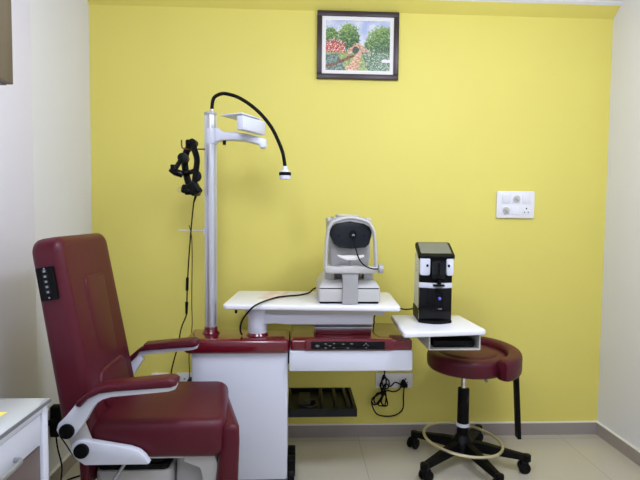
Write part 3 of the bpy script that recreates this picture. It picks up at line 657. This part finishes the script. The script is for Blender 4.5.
b = N(); bx(b, dx1-.014, dx1-.006, dy0+.034, dy1-.040, .05, .626, .001); obj('lower_panel', b, M['brownpanel'], T, 'brown lower panel')
# paper note on it
b = N(); prism(b, [(-.90, -1.50), (-.793, -1.49), (-.79, -1.455), (-.895, -1.465)], .7515, .7525, 'z'); tag(obj('paper_note', b, M['yellowpaper']), 'yellow paper note lying on the glass-topped side cabinet', 'paper')
# overhead cabinet
T = thing('wall_cabinet', 'brown wood-grain overhead cabinet on left wall, top left corner', 'cabinet', (-1.0, -1.7, 1.682))
b = N(); bx(b, XL+.022, -.852, -2.1, -1.313, 1.667, 2.40, .002); obj('carcass', b, M['lamin'], T)
for y0, y1 in ((-1.72, -1.315), (-2.098, -1.724)):
    b = N(); bx(b, -.851, -.832, y0, y1, 1.669, 2.398, .002); obj('door', b, M['lamin'], T)

# plugs on the left wall behind the chair
T = thing('wall_outlet', 'white outlet plate on left wall behind the maroon chair', 'wall socket', (XL, -.55, .27))
b = N(); bx(b, XL, XL+.012, -.63, -.47, .27, .395, .003); obj('plate', b, M['offwhite'], T)
T = thing('power_adapter', 'black plug with cord on left wall behind the chair back', 'plug', (XL+.03, -.51, .24))
b = N(); bx(b, XL+.0125, XL+.055, -.535, -.485, .255, .34, .008, 3); bx(b, XL+.0125, XL+.06, -.53, -.49, .33, .40, .008, 3); bx(b, XL+.02, XL+.045, -.57, -.52, .325, .35, .006, 3); obj('plug_body', b, M['rubber'], T)
b = N(); tube(b, [(XL+.03, -.51, .26), (XL+.032, -.50, .19), (XL+.035, -.47, .09), (XL+.04, -.49, .03), (XL+.05, -.53, .006), (XL+.1, -.66, .005)], .0035, n=7, seg=7); tube(b, [(XL+.035, -.50, .26), (XL+.05, -.46, .19), (XL+.09, -.47, .14), (XL+.16, -.52, .14), (XL+.22, -.66, .25), (XL+.34, -.78, .29)], .003, n=7, seg=7); obj('cord', b, M['rubber'], T)
T = thing('floor_cable', 'black cable lying on the floor tiles behind the maroon chair', 'cable', (-.95, -.37, 0))
b = N(); tube(b, [(-1.13, -.50, .005), (-1.10, -.44, .005), (-1.04, -.395, .005), (-.98, -.365, .005), (-.90, -.33, .005), (-.82, -.30, .005), (-.74, -.30, .005)], .0042, n=7, seg=7); obj('cable', b, M['rubber'], T)
b = N(); cyl(b, (-.972, -.362, .007), (-.948, -.352, .007), .0075, seg=10); obj('cable_joint', b, M['rubber'], T)

# ------------------------------------------------------------------ light
def area(name, loc, sx, sy, e, rgb=(1, 1, 1), rot=(0, 0, 0)):
    l = bpy.data.lights.new(name, 'AREA'); l.shape = 'RECTANGLE'; l.size = sx; l.size_y = sy; l.energy = e; l.color = rgb
    o = bpy.data.objects.new(name, l); C.objects.link(o); o.location = loc; o.rotation_euler = rot; return o
LC = (.92, .97, 1.18)
def bulb(name, loc, r, e, rgb):
    l = bpy.data.lights.new(name, 'POINT'); l.shadow_soft_size = r; l.energy = e; l.color = rgb
    o = bpy.data.objects.new(name, l); C.objects.link(o); o.location = loc; return o
bulb('ceiling_bulb', (.95, -1.45, 2.34), .16, 21, LC)
bulb('ceiling_bulb', (-.25, -1.75, 2.34), .16, 19.5, LC)
area('ceiling_light', (.3, -3.2, 2.495), 1.6, .6, 15, LC)
w = bpy.data.worlds.new('world'); bpy.context.scene.world = w; w.use_nodes = True
w.node_tree.nodes['Background'].inputs[0].default_value = (.8, .85, 1, 1); w.node_tree.nodes['Background'].inputs[1].default_value = .3

# ------------------------------------------------------------------ camera
yaw, pitch, roll, D, f = .0451, .0524, .0094, 2.8047, 490.0
fw = Vector((math.sin(yaw)*math.cos(pitch), math.cos(yaw)*math.cos(pitch), -math.sin(pitch)))
rt = Vector((math.cos(yaw), -math.sin(yaw), 0)); up = rt.cross(fw)
r2 = rt*math.cos(roll)+up*math.sin(roll); u2 = -rt*math.sin(roll)+up*math.cos(roll)
cam = bpy.data.cameras.new('camera'); cam.sensor_width = 36; cam.lens = f/640*36; cam.clip_start = .02
co = bpy.data.objects.new('camera', cam); C.objects.link(co)
co.matrix_world = Matrix(((r2.x, u2.x, -fw.x, 0), (r2.y, u2.y, -fw.y, -D), (r2.z, u2.z, -fw.z, 1.3), (0, 0, 0, 1)))
sc0 = bpy.context.scene; sc0.camera = co
sc0.view_settings.view_transform = 'Standard'; sc0.view_settings.look = 'None'; sc0.view_settings.gamma = 1
sc0.view_settings.use_curve_mapping = False; sc0.view_settings.exposure = .46
